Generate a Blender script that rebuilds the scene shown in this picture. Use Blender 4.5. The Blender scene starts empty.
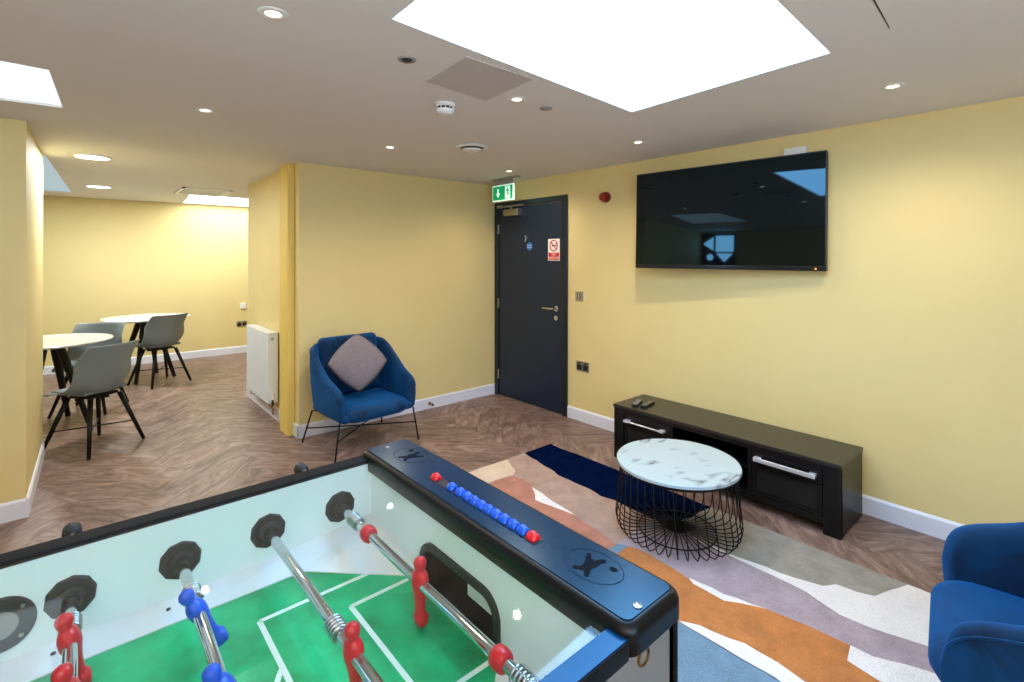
import bpy, bmesh, math, random
from mathutils import Vector, Matrix, noise
from mathutils.geometry import tessellate_polygon
random.seed(7)
PI = math.pi
col = bpy.context.scene.collection
SC = bpy.context.scene

# ------------------------------------------------------------------ materials
def srgb(r, g, b):
    f = lambda c: (c/255/12.92) if c/255 <= .04045 else ((c/255+.055)/1.055)**2.4
    return (f(r), f(g), f(b), 1)

MATS = {}
def nt(name):
    m = bpy.data.materials.new(name); m.use_nodes = True
    t = m.node_tree; b = t.nodes['Principled BSDF']
    MATS[name] = m
    return m, t, b

def mix2(t, fac, a, b):
    n = t.nodes.new('ShaderNodeMix'); n.data_type = 'RGBA'
    if isinstance(fac, (int, float)): n.inputs[0].default_value = fac
    else: t.links.new(fac, n.inputs[0])
    for s, v in ((6, a), (7, b)):
        if isinstance(v, tuple): n.inputs[s].default_value = v
        else: t.links.new(v, n.inputs[s])
    return n.outputs[2]

def ramp(t, src, stops):
    r = t.nodes.new('ShaderNodeValToRGB'); t.links.new(src, r.inputs[0])
    e = r.color_ramp.elements
    e[0].position, e[0].color = stops[0]; e[1].position, e[1].color = stops[-1]
    for p, c in stops[1:-1]:
        k = e.new(p); k.color = c
    return r.outputs[0]

def coords(t, scale=(1, 1, 1), kind='Object'):
    tc = t.nodes.new('ShaderNodeTexCoord'); mp = t.nodes.new('ShaderNodeMapping')
    mp.inputs['Scale'].default_value = scale
    t.links.new(tc.outputs[kind], mp.inputs[0])
    return mp.outputs[0]

def noise_tex(t, vec, scale, detail=4, rough=.55, dist=0):
    n = t.nodes.new('ShaderNodeTexNoise'); t.links.new(vec, n.inputs['Vector'])
    n.inputs['Scale'].default_value = scale; n.inputs['Detail'].default_value = detail
    n.inputs['Roughness'].default_value = rough; n.inputs['Distortion'].default_value = dist
    return n.outputs[0]

def bump(t, b, src, strength, dist=.002):
    n = t.nodes.new('ShaderNodeBump'); n.inputs['Strength'].default_value = strength
    n.inputs['Distance'].default_value = dist
    t.links.new(src, n.inputs['Height']); t.links.new(n.outputs[0], b.inputs['Normal'])

def plain(name, c, rough=.5, metal=0, spec=.5, coat=0, vary=.06, vscale=8, bmp=0, bscale=200, sheen=0, sheen_c=None, emit=None, estr=0):
    m, t, b = nt(name)
    v = coords(t)
    dark = tuple(x*(1-vary*2) for x in c[:3])+(1,); lite = tuple(min(1, x*(1+vary)) for x in c[:3])+(1,)
    nz = noise_tex(t, v, vscale)
    t.links.new(ramp(t, nz, [(.3, dark), (.7, lite)]), b.inputs['Base Color'])
    b.inputs['Roughness'].default_value = rough; b.inputs['Metallic'].default_value = metal
    b.inputs['Specular IOR Level'].default_value = spec
    b.inputs['Coat Weight'].default_value = coat; b.inputs['Coat Roughness'].default_value = .04
    if sheen:
        b.inputs['Sheen Weight'].default_value = sheen; b.inputs['Sheen Roughness'].default_value = .35
        b.inputs['Sheen Tint'].default_value = sheen_c or (1, 1, 1, 1)
    if bmp: bump(t, b, noise_tex(t, v, bscale), bmp)
    if emit:
        b.inputs['Emission Color'].default_value = emit; b.inputs['Emission Strength'].default_value = estr
    return m

wallm = plain('yellow_wall_paint', srgb(226, 205, 143), rough=.62, vary=.015, vscale=1.5, bmp=.08, bscale=120)
ceilm = plain('ceiling_paint', srgb(226, 222, 218), rough=.8, vary=.012, vscale=1.2, bmp=.05, bscale=90)
trimm = plain('white_gloss_trim', srgb(226, 226, 236), rough=.35, vary=.01)
postm = plain('deeper_yellow_post', srgb(228, 198, 104), rough=.6, vary=.015)  # corner post, deeper yellow than the walls
doorm = plain('navy_door_paint', srgb(14, 33, 56), rough=.42, vary=.05, vscale=3)
framem = plain('navy_frame_gloss', srgb(16, 27, 40), rough=.3, vary=.04)
chrome = plain('polished_chrome', srgb(205, 208, 212), rough=.1, metal=1, vary=.02)
satin = plain('satin_steel', srgb(186, 186, 184), rough=.3, metal=1, vary=.03)
brass = plain('dull_brass', srgb(170, 138, 84), rough=.35, metal=1, vary=.05)
blackp = plain('black_plastic', srgb(22, 23, 26), rough=.38, vary=.1)
blackm = plain('black_steel', srgb(9, 9, 11), rough=.5, spec=.3, vary=.1)
rubber = plain('dark_rubber', srgb(30, 35, 40), rough=.6, vary=.1, vscale=40)
whitep = plain('white_plastic', srgb(232, 232, 230), rough=.4, vary=.01)
greyp = plain('grey_plastic', srgb(150, 146, 142), rough=.5, vary=.03)
redp = plain('red_plastic', srgb(212, 24, 40), rough=.3, vary=.06, vscale=30)
bluep = plain('blue_plastic', srgb(8, 86, 214), rough=.3, vary=.06, vscale=30)
alarmr = plain('alarm_red', srgb(135, 12, 14), rough=.3, vary=.08, vscale=30)
ebony = plain('ebony_veneer', srgb(13, 13, 15), spec=.35, rough=.33, vary=.12, vscale=14)
handlem = plain('brushed_handle', srgb(226, 227, 234), rough=.28, metal=.55, vary=.01)
ebony_in = plain('dark_inner_board', srgb(7, 8, 12), rough=.5, vary=.1)
tablewhite = plain('glossy_pale_laminate', srgb(238, 250, 252), rough=.16, vary=.01, coat=.4)
rampwhite = plain('white_ramp_plastic', srgb(232, 234, 236), rough=.25, vary=.01)
bluetop = plain('navy_glossy_laminate', srgb(12, 42, 68), rough=.2, spec=.45, vary=.08, vscale=5, bmp=.04, bscale=300)
bluetop.node_tree.nodes['Principled BSDF'].inputs['Specular Tint'].default_value = (.12, .66, 1, 1)  # tint puts the skylight's blue into the gloss of the box top
tableside = plain('silver_laminate', srgb(116, 111, 104), rough=.35, vary=.03)
chairgrey = plain('grey_shell_plastic', srgb(122, 130, 132), rough=.45, vary=.03)
padgrey = plain('grey_faux_leather', srgb(96, 106, 106), rough=.5, vary=.04)
radm = plain('radiator_enamel', srgb(232, 236, 242), rough=.3, vary=.01)
signgreen = plain('lit_green', srgb(0, 150, 84), rough=.4, emit=(.0, .42, .16, 1), estr=.45)
signwhite = plain('lit_white', srgb(240, 255, 245), rough=.4, emit=(.6, 1, .8, 1), estr=.7)
signred = plain('sign_red', srgb(205, 30, 34), rough=.4)
signpaper = plain('sign_white', srgb(238, 236, 230), rough=.4)
signblue = plain('sign_blue', srgb(30, 110, 190), rough=.35)
signblack = plain('sign_black', srgb(20, 20, 20), rough=.5)
amber = plain('amber_light', srgb(255, 120, 20), emit=(1, .3, .02, 1), estr=3)

def velvet():
    m, t, b = nt('petrol_blue_velvet')
    v = coords(t)
    n1 = noise_tex(t, v, 5, 3, .6, .6)
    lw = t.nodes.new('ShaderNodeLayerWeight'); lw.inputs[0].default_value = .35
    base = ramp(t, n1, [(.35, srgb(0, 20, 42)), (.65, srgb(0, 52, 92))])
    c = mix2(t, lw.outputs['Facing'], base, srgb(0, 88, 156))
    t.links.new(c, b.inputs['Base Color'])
    b.inputs['Roughness'].default_value = .75
    b.inputs['Specular IOR Level'].default_value = .25
    b.inputs['Sheen Weight'].default_value = .3; b.inputs['Sheen Roughness'].default_value = .3
    b.inputs['Sheen Tint'].default_value = srgb(20, 130, 230)
    bump(t, b, noise_tex(t, v, 14, 2), .25, .01)
    return m
velv = velvet()

def knit():
    m, t, b = nt('taupe_knit')
    v = coords(t)
    w = t.nodes.new('ShaderNodeTexWave'); w.inputs['Scale'].default_value = 26; w.inputs['Distortion'].default_value = 2.5
    w.inputs['Detail'].default_value = 2; w.inputs['Detail Scale'].default_value = 6
    w.wave_type = 'BANDS'; w.bands_direction = 'Z'
    t.links.new(v, w.inputs['Vector'])
    t.links.new(ramp(t, w.outputs[1], [(.2, srgb(104, 94, 100)), (.8, srgb(152, 142, 148))]), b.inputs['Base Color'])
    b.inputs['Roughness'].default_value = .95
    bump(t, b, w.outputs[1], .5, .006)
    return m
knitm = knit()

def marble(name, base, vein, sc):
    m, t, b = nt(name)
    v = coords(t, (1, 1, 1))
    mp = t.nodes.new('ShaderNodeMapping'); mp.inputs['Rotation'].default_value = (0, 0, .75); mp.inputs['Scale'].default_value = (.55, 1.7, 1)
    t.links.new(v, mp.inputs[0])
    n = noise_tex(t, mp.outputs[0], sc, 6, .55, .7)
    sub = t.nodes.new('ShaderNodeMath'); sub.operation = 'SUBTRACT'; t.links.new(n, sub.inputs[0]); sub.inputs[1].default_value = .5
    ab = t.nodes.new('ShaderNodeMath'); ab.operation = 'ABSOLUTE'; t.links.new(sub.outputs[0], ab.inputs[0])
    v1 = ramp(t, ab.outputs[0], [(0, (1, 1, 1, 1)), (.014, (.45, .45, .45, 1)), (.05, (0, 0, 0, 1))])
    n2 = noise_tex(t, v, 4.2, 2)
    msk = ramp(t, n2, [(.48, (0, 0, 0, 1)), (.57, (1, 1, 1, 1))])
    mu = t.nodes.new('ShaderNodeMath'); mu.operation = 'MULTIPLY'; t.links.new(v1, mu.inputs[0]); t.links.new(msk, mu.inputs[1])
    t.links.new(mix2(t, mu.outputs[0], base, vein), b.inputs['Base Color'])
    b.inputs['Roughness'].default_value = .18; b.inputs['Coat Weight'].default_value = .3
    return m
marble_c = marble('white_marble_grey_veins', srgb(172, 190, 197), srgb(58, 66, 72), 2.6)
marble_t = marble('pale_marble', srgb(236, 234, 228), srgb(180, 176, 168), 3.0)

def pitch():
    m, t, b = nt('green_pitch_print')
    v = coords(t)
    n1 = noise_tex(t, v, 7, 6, .65)
    sx = t.nodes.new('ShaderNodeSeparateXYZ'); t.links.new(v, sx.inputs[0])
    w = t.nodes.new('ShaderNodeMath'); w.operation = 'MULTIPLY'; t.links.new(sx.outputs[0], w.inputs[0]); w.inputs[1].default_value = 46
    s = t.nodes.new('ShaderNodeMath'); s.operation = 'SINE'; t.links.new(w.outputs[0], s.inputs[0])
    c1 = ramp(t, n1, [(.32, srgb(0, 122, 70)), (.55, srgb(0, 182, 116)), (.75, srgb(14, 205, 138))])
    c2 = ramp(t, n1, [(.3, srgb(0, 140, 82)), (.6, srgb(2, 196, 130)), (.8, srgb(16, 212, 150))])
    sr = ramp(t, s.outputs[0], [(.35, (0, 0, 0, 1)), (.65, (1, 1, 1, 1))])
    t.links.new(mix2(t, sr, c1, c2), b.inputs['Base Color'])
    b.inputs['Roughness'].default_value = .3
    return m
pitchm = pitch()
linem = plain('pitch_line_white', srgb(226, 240, 232), rough=.3, vary=.02)

def floor_mat():
    m, t, b = nt('brown_herringbone_vinyl')
    uv = t.nodes.new('ShaderNodeUVMap'); uv.uv_map = 'UVMap'
    mp = t.nodes.new('ShaderNodeMapping'); mp.inputs['Scale'].default_value = (1.5, 4.6, 1)
    t.links.new(uv.outputs[0], mp.inputs[0])
    g = noise_tex(t, mp.outputs[0], 1.5, 9, .68, 2.6)
    at = t.nodes.new('ShaderNodeAttribute'); at.attribute_name = 'tone'
    c = ramp(t, g, [(.28, srgb(78, 59, 55)), (.45, srgb(118, 93, 84)), (.58, srgb(145, 119, 109)), (.76, srgb(174, 152, 141))])
    hs = t.nodes.new('ShaderNodeHueSaturation'); t.links.new(c, hs.inputs['Color'])
    mr = t.nodes.new('ShaderNodeMapRange'); t.links.new(at.outputs['Fac'], mr.inputs[0]); mr.inputs[3].default_value = .84; mr.inputs[4].default_value = 1.08
    t.links.new(mr.outputs[0], hs.inputs['Value'])
    t.links.new(hs.outputs[0], b.inputs['Base Color'])
    b.inputs['Roughness'].default_value = .42; b.inputs['Specular IOR Level'].default_value = .4
    bump(t, b, g, .12, .002)
    return m
floorm = floor_mat()

def rugmat(name, c, v2=.12):
    m, t, b = nt(name)
    v = coords(t)
    n = noise_tex(t, v, 9, 5, .7); f = noise_tex(t, v, 260, 2)
    d = tuple(x*(1-v2*2) for x in c[:3])+(1,); l = tuple(min(1, x*(1+v2)) for x in c[:3])+(1,)
    a = ramp(t, n, [(.3, d), (.7, l)])
    dk = ramp(t, f, [(.3, (.72, .72, .72, 1)), (.65, (1.0, 1.0, 1.0, 1))])
    mx = t.nodes.new('ShaderNodeMix'); mx.data_type = 'RGBA'; mx.blend_type = 'MULTIPLY'; mx.inputs[0].default_value = 1
    t.links.new(a, mx.inputs[6]); t.links.new(dk, mx.inputs[7])
    t.links.new(mx.outputs[2], b.inputs['Base Color'])
    b.inputs['Roughness'].default_value = 1; b.inputs['Specular IOR Level'].default_value = .1
    b.inputs['Sheen Weight'].default_value = .15
    bump(t, b, f, .6, .004)
    return m
RUG = [rugmat('rug_mauve', srgb(176, 158, 166)), rugmat('rug_taupe', srgb(178, 148, 132)), rugmat('rug_navy', srgb(6, 21, 55), .2),
       rugmat('rug_sage', srgb(158, 152, 142)), rugmat('rug_white', srgb(238, 232, 230), .04), rugmat('rug_terracotta', srgb(184, 124, 104)),
       rugmat('rug_cream', srgb(222, 198, 174), .05), rugmat('rug_orange', srgb(196, 124, 66), .14), rugmat('rug_blue', srgb(116, 146, 168), .12)]

RUG[2].node_tree.nodes['Principled BSDF'].inputs['Sheen Weight'].default_value = 0
RUG[2].node_tree.nodes['Principled BSDF'].inputs['Specular IOR Level'].default_value = 0

def glassy():
    m = bpy.data.materials.new('clear_glass_sheet'); m.use_nodes = True; t = m.node_tree
    for n in list(t.nodes): t.nodes.remove(n)
    o = t.nodes.new('ShaderNodeOutputMaterial'); mx = t.nodes.new('ShaderNodeMixShader')
    tr = t.nodes.new('ShaderNodeBsdfTransparent'); gl = t.nodes.new('ShaderNodeBsdfGlossy'); lw = t.nodes.new('ShaderNodeLayerWeight'); lw.inputs[0].default_value = .5
    pw = t.nodes.new('ShaderNodeMath'); pw.operation = 'POWER'; t.links.new(lw.outputs['Facing'], pw.inputs[0]); pw.inputs[1].default_value = 4
    fr = t.nodes.new('ShaderNodeMath'); fr.operation = 'MULTIPLY_ADD'; t.links.new(pw.outputs[0], fr.inputs[0]); fr.inputs[1].default_value = .7; fr.inputs[2].default_value = .018
    tr.inputs[0].default_value = (.965, .99, .985, 1); gl.inputs['Roughness'].default_value = 0.0
    t.links.new(fr.outputs[0], mx.inputs[0]); t.links.new(tr.outputs[0], mx.inputs[1]); t.links.new(gl.outputs[0], mx.inputs[2])
    t.links.new(mx.outputs[0], o.inputs[0])
    return m
glassm = glassy()

def emis(name, c, s):
    m = bpy.data.materials.new(name); m.use_nodes = True; t = m.node_tree
    for n in list(t.nodes): t.nodes.remove(n)
    o = t.nodes.new('ShaderNodeOutputMaterial'); e = t.nodes.new('ShaderNodeEmission')
    e.inputs[0].default_value = c; e.inputs[1].default_value = s
    t.links.new(e.outputs[0], o.inputs[0])
    return m
sky_e = emis('daylight_pane', (.34, .63, 1, 1), 11.5)
sky_pale = emis('pale_daylight_pane', (.88, .96, 1, 1), 1.15)
sky_dim = emis('dim_daylight_pane', (.72, .9, .92, 1), .62)
lamp_e = emis('warm_lamp', (1, .84, .62, 1), 6)
led_e = emis('led_panel', (1, .97, .92, 1), 5)

def screenmat():
    m, t, b = nt('black_glossy_screen')
    v = coords(t); n = noise_tex(t, v, 2, 1)
    t.links.new(ramp(t, n, [(.3, (.002, .002, .003, 1)), (.7, (.003, .003, .004, 1))]), b.inputs['Base Color'])
    b.inputs['Roughness'].default_value = .03; b.inputs['Specular IOR Level'].default_value = .6; b.inputs['Specular Tint'].default_value = (.5, .82, 1, 1)  # specular tint colours the mirrored skylight blue
    return m
screenm = screenmat()

# ------------------------------------------------------------------ mesh helpers
class MB:
    def __init__(s): s.v = []; s.f = []; s.m = []
    def add(s, vs, fs, mat=0):
        o = len(s.v); s.v += [Vector(p) for p in vs]
        for f in fs: s.f.append([o+i for i in f]); s.m.append(mat)
        return s
    def box(s, x0, x1, y0, y1, z0, z1, mat=0):
        v = [(x, y, z) for z in (z0, z1) for y in (y0, y1) for x in (x0, x1)]
        return s.add(v, [(0, 2, 3, 1), (4, 5, 7, 6), (0, 1, 5, 4), (2, 6, 7, 3), (0, 4, 6, 2), (1, 3, 7, 5)], mat)
    def ring_loft(s, rings, mat=0, cap=True, closed=False):
        n = len(rings[0]); vs = [p for r in rings for p in r]; fs = []
        R = len(rings)
        for i in range(R if closed else R-1):
            j = (i+1) % R
            for k in range(n):
                l = (k+1) % n
                fs.append((i*n+k, i*n+l, j*n+l, j*n+k))
        if cap and not closed:
            fs.append(tuple(range(n))[::-1]); fs.append(tuple((R-1)*n+k for k in range(n)))
        return s.add(vs, fs, mat)
    def cyl(s, p0, p1, r0, r1=None, n=12, mat=0):
        return s.tube([p0, p1], [r0, r0 if r1 is None else r1], n, mat)
    def tube(s, pts, r, n=8, mat=0, closed=False):
        pts = [Vector(p) for p in pts]; N = len(pts)
        rs = r if isinstance(r, (list, tuple)) else [r]*N
        rings = []; up = None
        for i, p in enumerate(pts):
            if closed: d = pts[(i+1) % N]-pts[i-1]
            else: d = pts[min(i+1, N-1)]-pts[max(i-1, 0)]
            d.normalize()
            if up is None:
                a = Vector((0, 0, 1)) if abs(d.z) < .9 else Vector((1, 0, 0))
                up = (a-d*a.dot(d)).normalized()
            else:
                up = (up-d*up.dot(d))
                up.normalize()
            w = d.cross(up)
            rings.append([p+(up*math.cos(2*PI*k/n)+w*math.sin(2*PI*k/n))*rs[i] for k in range(n)])
        return s.ring_loft(rings, mat, not closed, closed)
    def lathe(s, prof, c=(0, 0, 0), axis='z', n=24, mat=0, cap=True, rot=0):
        rings = []
        for r, h in prof:
            ring = []
            for k in range(n):
                a = 2*PI*k/n+rot
                x, y = r*math.cos(a), r*math.sin(a)
                if axis == 'z': q = (x, y, h)
                elif axis == 'y': q = (x, h, y)
                else: q = (h, x, y)
                ring.append(Vector(q)+Vector(c))
            rings.append(ring)
        return s.ring_loft(rings, mat, cap)
    def prism(s, pts, z0, z1, mat=0):
        n = len(pts)
        return s.add([(x, y, z0) for x, y in pts]+[(x, y, z1) for x, y in pts],
                     [tuple(range(n))[::-1], tuple(range(n, 2*n))]+[(k, (k+1) % n, n+(k+1) % n, n+k) for k in range(n)], mat)
    def flat(s, pts, mat=0):
        tr = tessellate_polygon([[Vector(p) for p in pts]])
        return s.add(pts, tr, mat)
    def xf(s, mat4):
        s.v = [mat4 @ p for p in s.v]; return s
    def build(s, name, mats, parent=None, smooth=False, bevel=0, seg=2, sub=0, solid=0, loc=None, recalc=True):
        me = bpy.data.meshes.new(name); bm = bmesh.new()
        vs = [bm.verts.new(p) for p in s.v]
        for f, mi in zip(s.f, s.m):
            try:
                fc = bm.faces.new([vs[i] for i in f]); fc.material_index = mi; fc.smooth = smooth
            except ValueError: pass
        if recalc: bmesh.ops.recalc_face_normals(bm, faces=bm.faces)
        bm.to_mesh(me); bm.free()
        for m in (mats if isinstance(mats, (list, tuple)) else [mats]): me.materials.append(m)
        o = bpy.data.objects.new(name, me); col.objects.link(o)
        if parent: o.parent = parent
        if loc: o.location = loc
        if solid:
            d = o.modifiers.new('solid', 'SOLIDIFY'); d.thickness = solid; d.offset = 0
        if bevel:
            d = o.modifiers.new('bevel', 'BEVEL'); d.width = bevel; d.segments = seg; d.limit_method = 'ANGLE'; d.angle_limit = .6
            if not smooth:
                for p in me.polygons: p.use_smooth = True
                w = o.modifiers.new('wn', 'WEIGHTED_NORMAL'); w.keep_sharp = True
        if sub:
            d = o.modifiers.new('sub', 'SUBSURF'); d.levels = sub; d.render_levels = sub
        return o

def tag(o, label=None, cat=None, group=None, kind=None):
    if label: o['label'] = label
    if cat: o['category'] = cat
    if group: o['group'] = group
    if kind: o['kind'] = kind
    return o
def thing(name, label, cat, loc=(0, 0, 0), rz=0, group=None):
    o = bpy.data.objects.new(name, None); col.objects.link(o); o.empty_display_size = .1
    o.location = loc; o.rotation_euler = (0, 0, rz)
    return tag(o, label, cat, group)
def struct(mb, name, mats, parent=None, **k):
    o = mb.build(name, mats, parent, **k)
    if not parent: o['kind'] = 'structure'
    return o
def copy_tree(o, parent=None):
    c = o.copy(); col.objects.link(c)
    if parent: c.parent = parent
    for ch in list(o.children): copy_tree(ch, c)
    return c
def shade_auto(o):
    for p in o.data.polygons: p.use_smooth = True
    w = o.modifiers.new('wn', 'WEIGHTED_NORMAL')
    return o
def text(s, name, size, mat, parent, mtx, ext=.0004):
    c = bpy.data.curves.new(name, 'FONT'); c.body = s; c.size = size; c.align_x = 'CENTER'; c.align_y = 'CENTER'; c.extrude = ext
    c.materials.append(mat)
    tmp = bpy.data.objects.new(name, c); col.objects.link(tmp)
    me = bpy.data.meshes.new_from_object(tmp.evaluated_get(bpy.context.evaluated_depsgraph_get()))
    bpy.data.objects.remove(tmp); bpy.data.curves.remove(c)
    o = bpy.data.objects.new(name, me); col.objects.link(o); o.parent = parent; o.matrix_local = mtx
    return o

# ------------------------------------------------------------------ room shell
H = 2.285
XR, YB, YF, XL, YN = 3.48, 4.28, 8.70, -2.60, -2.30      # tv wall, armchair wall, far wall, left wall, near wall
WE = 1.386                                                # left end of the armchair wall

def herringbone():
    W, n = .19, 4
    bm = bmesh.new(); uvl = bm.loops.layers.uv.new('UVMap'); cl = bm.loops.layers.float_color.new('tone')
    def quad(i, j, w, h, vert):
        if True:
            ps = [(i, j), (i+w, j), (i+w, j+h), (i, j+h)]
            vs = []
            e = .003
            ps = [(i+e, j+e), (i+w-e, j+e), (i+w-e, j+h-e), (i+e, j+h-e)]
            pts = []
            for a, b in ps:
                x, y = a*W, b*W
                c = math.cos(PI/4); pts.append((x*c-y*c, x*c+y*c))
            cx = sum(p[0] for p in pts)/4; cy = sum(p[1] for p in pts)/4
            if not (XL-.5 < cx+.5 < XR+1 and YN-.5 < cy+3 < YF+.5): return
            f = bm.faces.new([bm.verts.new((p[0]+.5, p[1]+3, 0)) for p in pts])
            ou, ov = random.random()*40, random.random()*40; tn = random.random()
            lc = [(0, 0), (w*W, 0), (w*W, h*W), (0, h*W)]
            for l, (a, b) in zip(f.loops, lc):
                l[uvl].uv = (b+ou, a+ov) if vert else (a+ou, b+ov)
                l[cl] = (tn, tn, tn, 1)
    for j in range(-80, 80):
        for m in range(-12, 13):
            quad(j+2*n*m, j, n, 1, False)
            quad(j+n+2*n*m, j-n+1, 1, n, True)
    for co, no in (((XL, 0, 0), (-1, 0, 0)), ((XR, 0, 0), (1, 0, 0)), ((0, YN, 0), (0, -1, 0)), ((0, YF, 0), (0, 1, 0))):
        bmesh.ops.bisect_plane(bm, geom=bm.verts[:]+bm.edges[:]+bm.faces[:], plane_co=co, plane_no=no, clear_outer=True)
    # the dark sub-floor showing in the joints
    z = -.0012
    f = bm.faces.new([bm.verts.new(p) for p in ((XL, YN, z), (XR, YN, z), (XR, YF, z), (XL, YF, z))])
    for l in f.loops: l[uvl].uv = (l.vert.co.x, l.vert.co.y); l[cl] = (0, 0, 0, 1)
    # slab
    me = bpy.data.meshes.new('floor')
    bm.to_mesh(me); bm.free(); me.materials.append(floorm)
    o = bpy.data.objects.new('floor', me); col.objects.link(o); o['kind'] = 'structure'
    return o
herringbone()
struct(MB().box(XL-.15, XR+.15, YN-.15, YF+.15, -.12, -.003), 'floor_slab', plain('concrete', srgb(90, 86, 80)))

SKY = {
 'big': [(.784, 1.504), (2.267, 1.616), (2.186, .648), (.775, .585)],
 'left': [(-.089, 2.859), (-.056, 3.54), (-1.25, 3.66), (-1.25, 2.80)],
 'alcove': [(-.186, 5.26), (-.046, 8.17), (-1.2, 8.17), (-1.2, 5.26)],
 'far': [(1.071, 7.39), (1.163, 8.60), (2.45, 8.60), (2.45, 7.48)],
}
def ceiling():
    outer = [Vector((XL-.1, YN-.1, H)), Vector((XR+.1, YN-.1, H)), Vector((XR+.1, YF+.1, H)), Vector((XL-.1, YF+.1, H))]
    loops = [outer]+[[Vector((x, y, H)) for x, y in q] for q in SKY.values()]
    tr = tessellate_polygon(loops); allv = [p for l in loops for p in l]
    mb = MB(); mb.add(allv, tr)
    for q in SKY.values():
        n = 4
        mb.add([(x, y, H) for x, y in q]+[(x, y, H+.07) for x, y in q], [(k, (k+1) % n, n+(k+1) % n, n+k) for k in range(n)])
    o = struct(mb, 'ceiling', ceilm, recalc=False)
ceiling()
struct(MB().box(XL-.15, XR+.15, YN-.15, YF+.15, H+.12, H+.2), 'ceiling_slab', ceilm)

struct(MB().box(XR, XR+.12, YN-.12, YF+.12, 0, H), 'wall_right', wallm)
struct(MB().box(XL-.12, XL, YN-.12, YF+.12, 0, H), 'wall_left', wallm)
struct(MB().box(XL, XR, YF, YF+.12, 0, H), 'wall_far', wallm)
struct(MB().box(XL, XR, YN-.12, YN, 0, H), 'wall_near', wallm)
# block behind the armchair (wall with the armchair, its end face, the radiator wall)
struct(MB().prism([(WE, YB), (XR, YB), (XR, 5.97), (1.40, 5.97), (1.40, 4.60), (WE, 4.60)], 0, H), 'wall_back', wallm)
struct(MB().box(1.328, WE, 4.385, 4.60, 0, H), 'trim_1', postm, bevel=.004)
# pillar on the left
struct(MB().prism([(-1.7, 4.022), (-.222, 4.022), (-.196, 5.24), (-1.7, 5.24)], 0, H), 'wall_pillar', wallm)
struct(MB().box(XL, -1.7, 4.022, 4.14, 0, H), 'wall_pillar_return', wallm)

def skirting(name, pts, side, h=.108, t=.014):
    # pts along the wall foot; side = +1 when the room lies on the left of the walking direction
    mb = MB()
    for (x0, y0), (x1, y1) in zip(pts, pts[1:]):
        d = Vector((x1-x0, y1-y0)).normalized(); nrm = Vector((-d.y, d.x))*side
        a = Vector((x0, y0)); b = Vector((x1, y1)); e = d*t
        def P(p, o, z): return (p.x+nrm.x*o, p.y+nrm.y*o, z)
        A, B = a, b
        prof = [(0, 0), (t, 0), (t, h-.012), (t*.45, h), (0, h)]
        mb.ring_loft([[Vector(P(A, o, z)) for o, z in prof], [Vector(P(B, o, z)) for o, z in prof]])
    return struct(mb, name, trimm)
skirting('baseboard_back', [(WE-.014, YB), (XR, YB)], -1)
skirting('baseboard_back_end', [(WE, YB-.014), (WE, 4.385)], 1)
skirting('baseboard_right', [(XR, YN), (XR, 3.195)], 1)
skirting('baseboard_radiator', [(1.40, 4.60), (1.40, 5.984)], 1)
skirting('baseboard_far', [(XL, YF), (XR, YF)], -1)
skirting('baseboard_pillar_front', [(-1.7, 4.022), (-.208, 4.022)], -1)
skirting('baseboard_pillar_side', [(-.222, 4.008), (-.196, 5.254)], -1)
skirting('baseboard_left', [(XL, YN), (XL, 4.022)], -1)

# skylights
def skylight(key, mat, label, name='skylight'):
    q = SKY[key]; cx = sum(p[0] for p in q)/4; cy = sum(p[1] for p in q)/4
    t = thing(name, label, 'skylight', (cx, cy, H+.02), 0, 'daylight openings in the ceiling')
    loc = [(x-cx, y-cy) for x, y in q]
    mb = MB(); mb.prism([(x*1.0, y*1.0) for x, y in loc], -.008, .0); mb.build('diffuser_pane', mat, t)
    k = MB()
    out = [(x*1.0, y*1.0) for x, y in loc]; inn = [(x*.97, y*.97) for x, y in loc]
    for i in range(4):
        j = (i+1) % 4
        k.prism([out[i], out[j], inn[j], inn[i]], .001, .03)
    k.build('kerb_frame', whitep, t)
    return t
skylight('big', sky_e, 'large square skylight glowing white above the foosball table')
skylight('left', sky_pale, 'skylight cut off by the left picture edge above the yellow pillar')
skylight('alcove', sky_dim, 'dim grey skylight beyond the left pillar, beside the round panel lights')
skylight('far', emis('white_daylight_pane', (.92, 1, .98, 1), 9), 'bright narrow skylight over the far wall of the dining end')

# made-up rear window lighting the room from behind the camera, and a small one reflected in the tv
wn = struct(MB().box(-1.0, 1.2, YN, YN+.03, .95, 2.05), 'added_rear_window', trimm)
MB().box(-.93, .08, YN+.03, YN+.034, 1.02, 1.98).build('pane', sky_e, wn)
MB().box(.13, 1.13, YN+.03, YN+.034, 1.02, 1.98).build('pane', sky_e, wn)
w2 = struct(MB().box(XL, XL+.014, 3.38, 4.0, 1.66, 2.24), 'window_2', framem)
xw = XL+.018
bl = emis('blue_window_light', (.35, .7, 1, 1), 9)
MB().box(xw-.004, xw, 3.42, 3.74, 1.90, 2.20).add([(xw, 3.78, 1.92), (xw, 3.97, 2.05), (xw, 3.78, 2.18)], [(0, 1, 2)]).add([(xw, 3.43, 1.87), (xw, 3.73, 1.87), (xw, 3.58, 1.71)], [(0, 1, 2)]).lathe([(.001, .019), (.06, .019)], c=(XL, 3.84, 1.80), axis='x', n=20, cap=False).build('pane', bl, w2)

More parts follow.
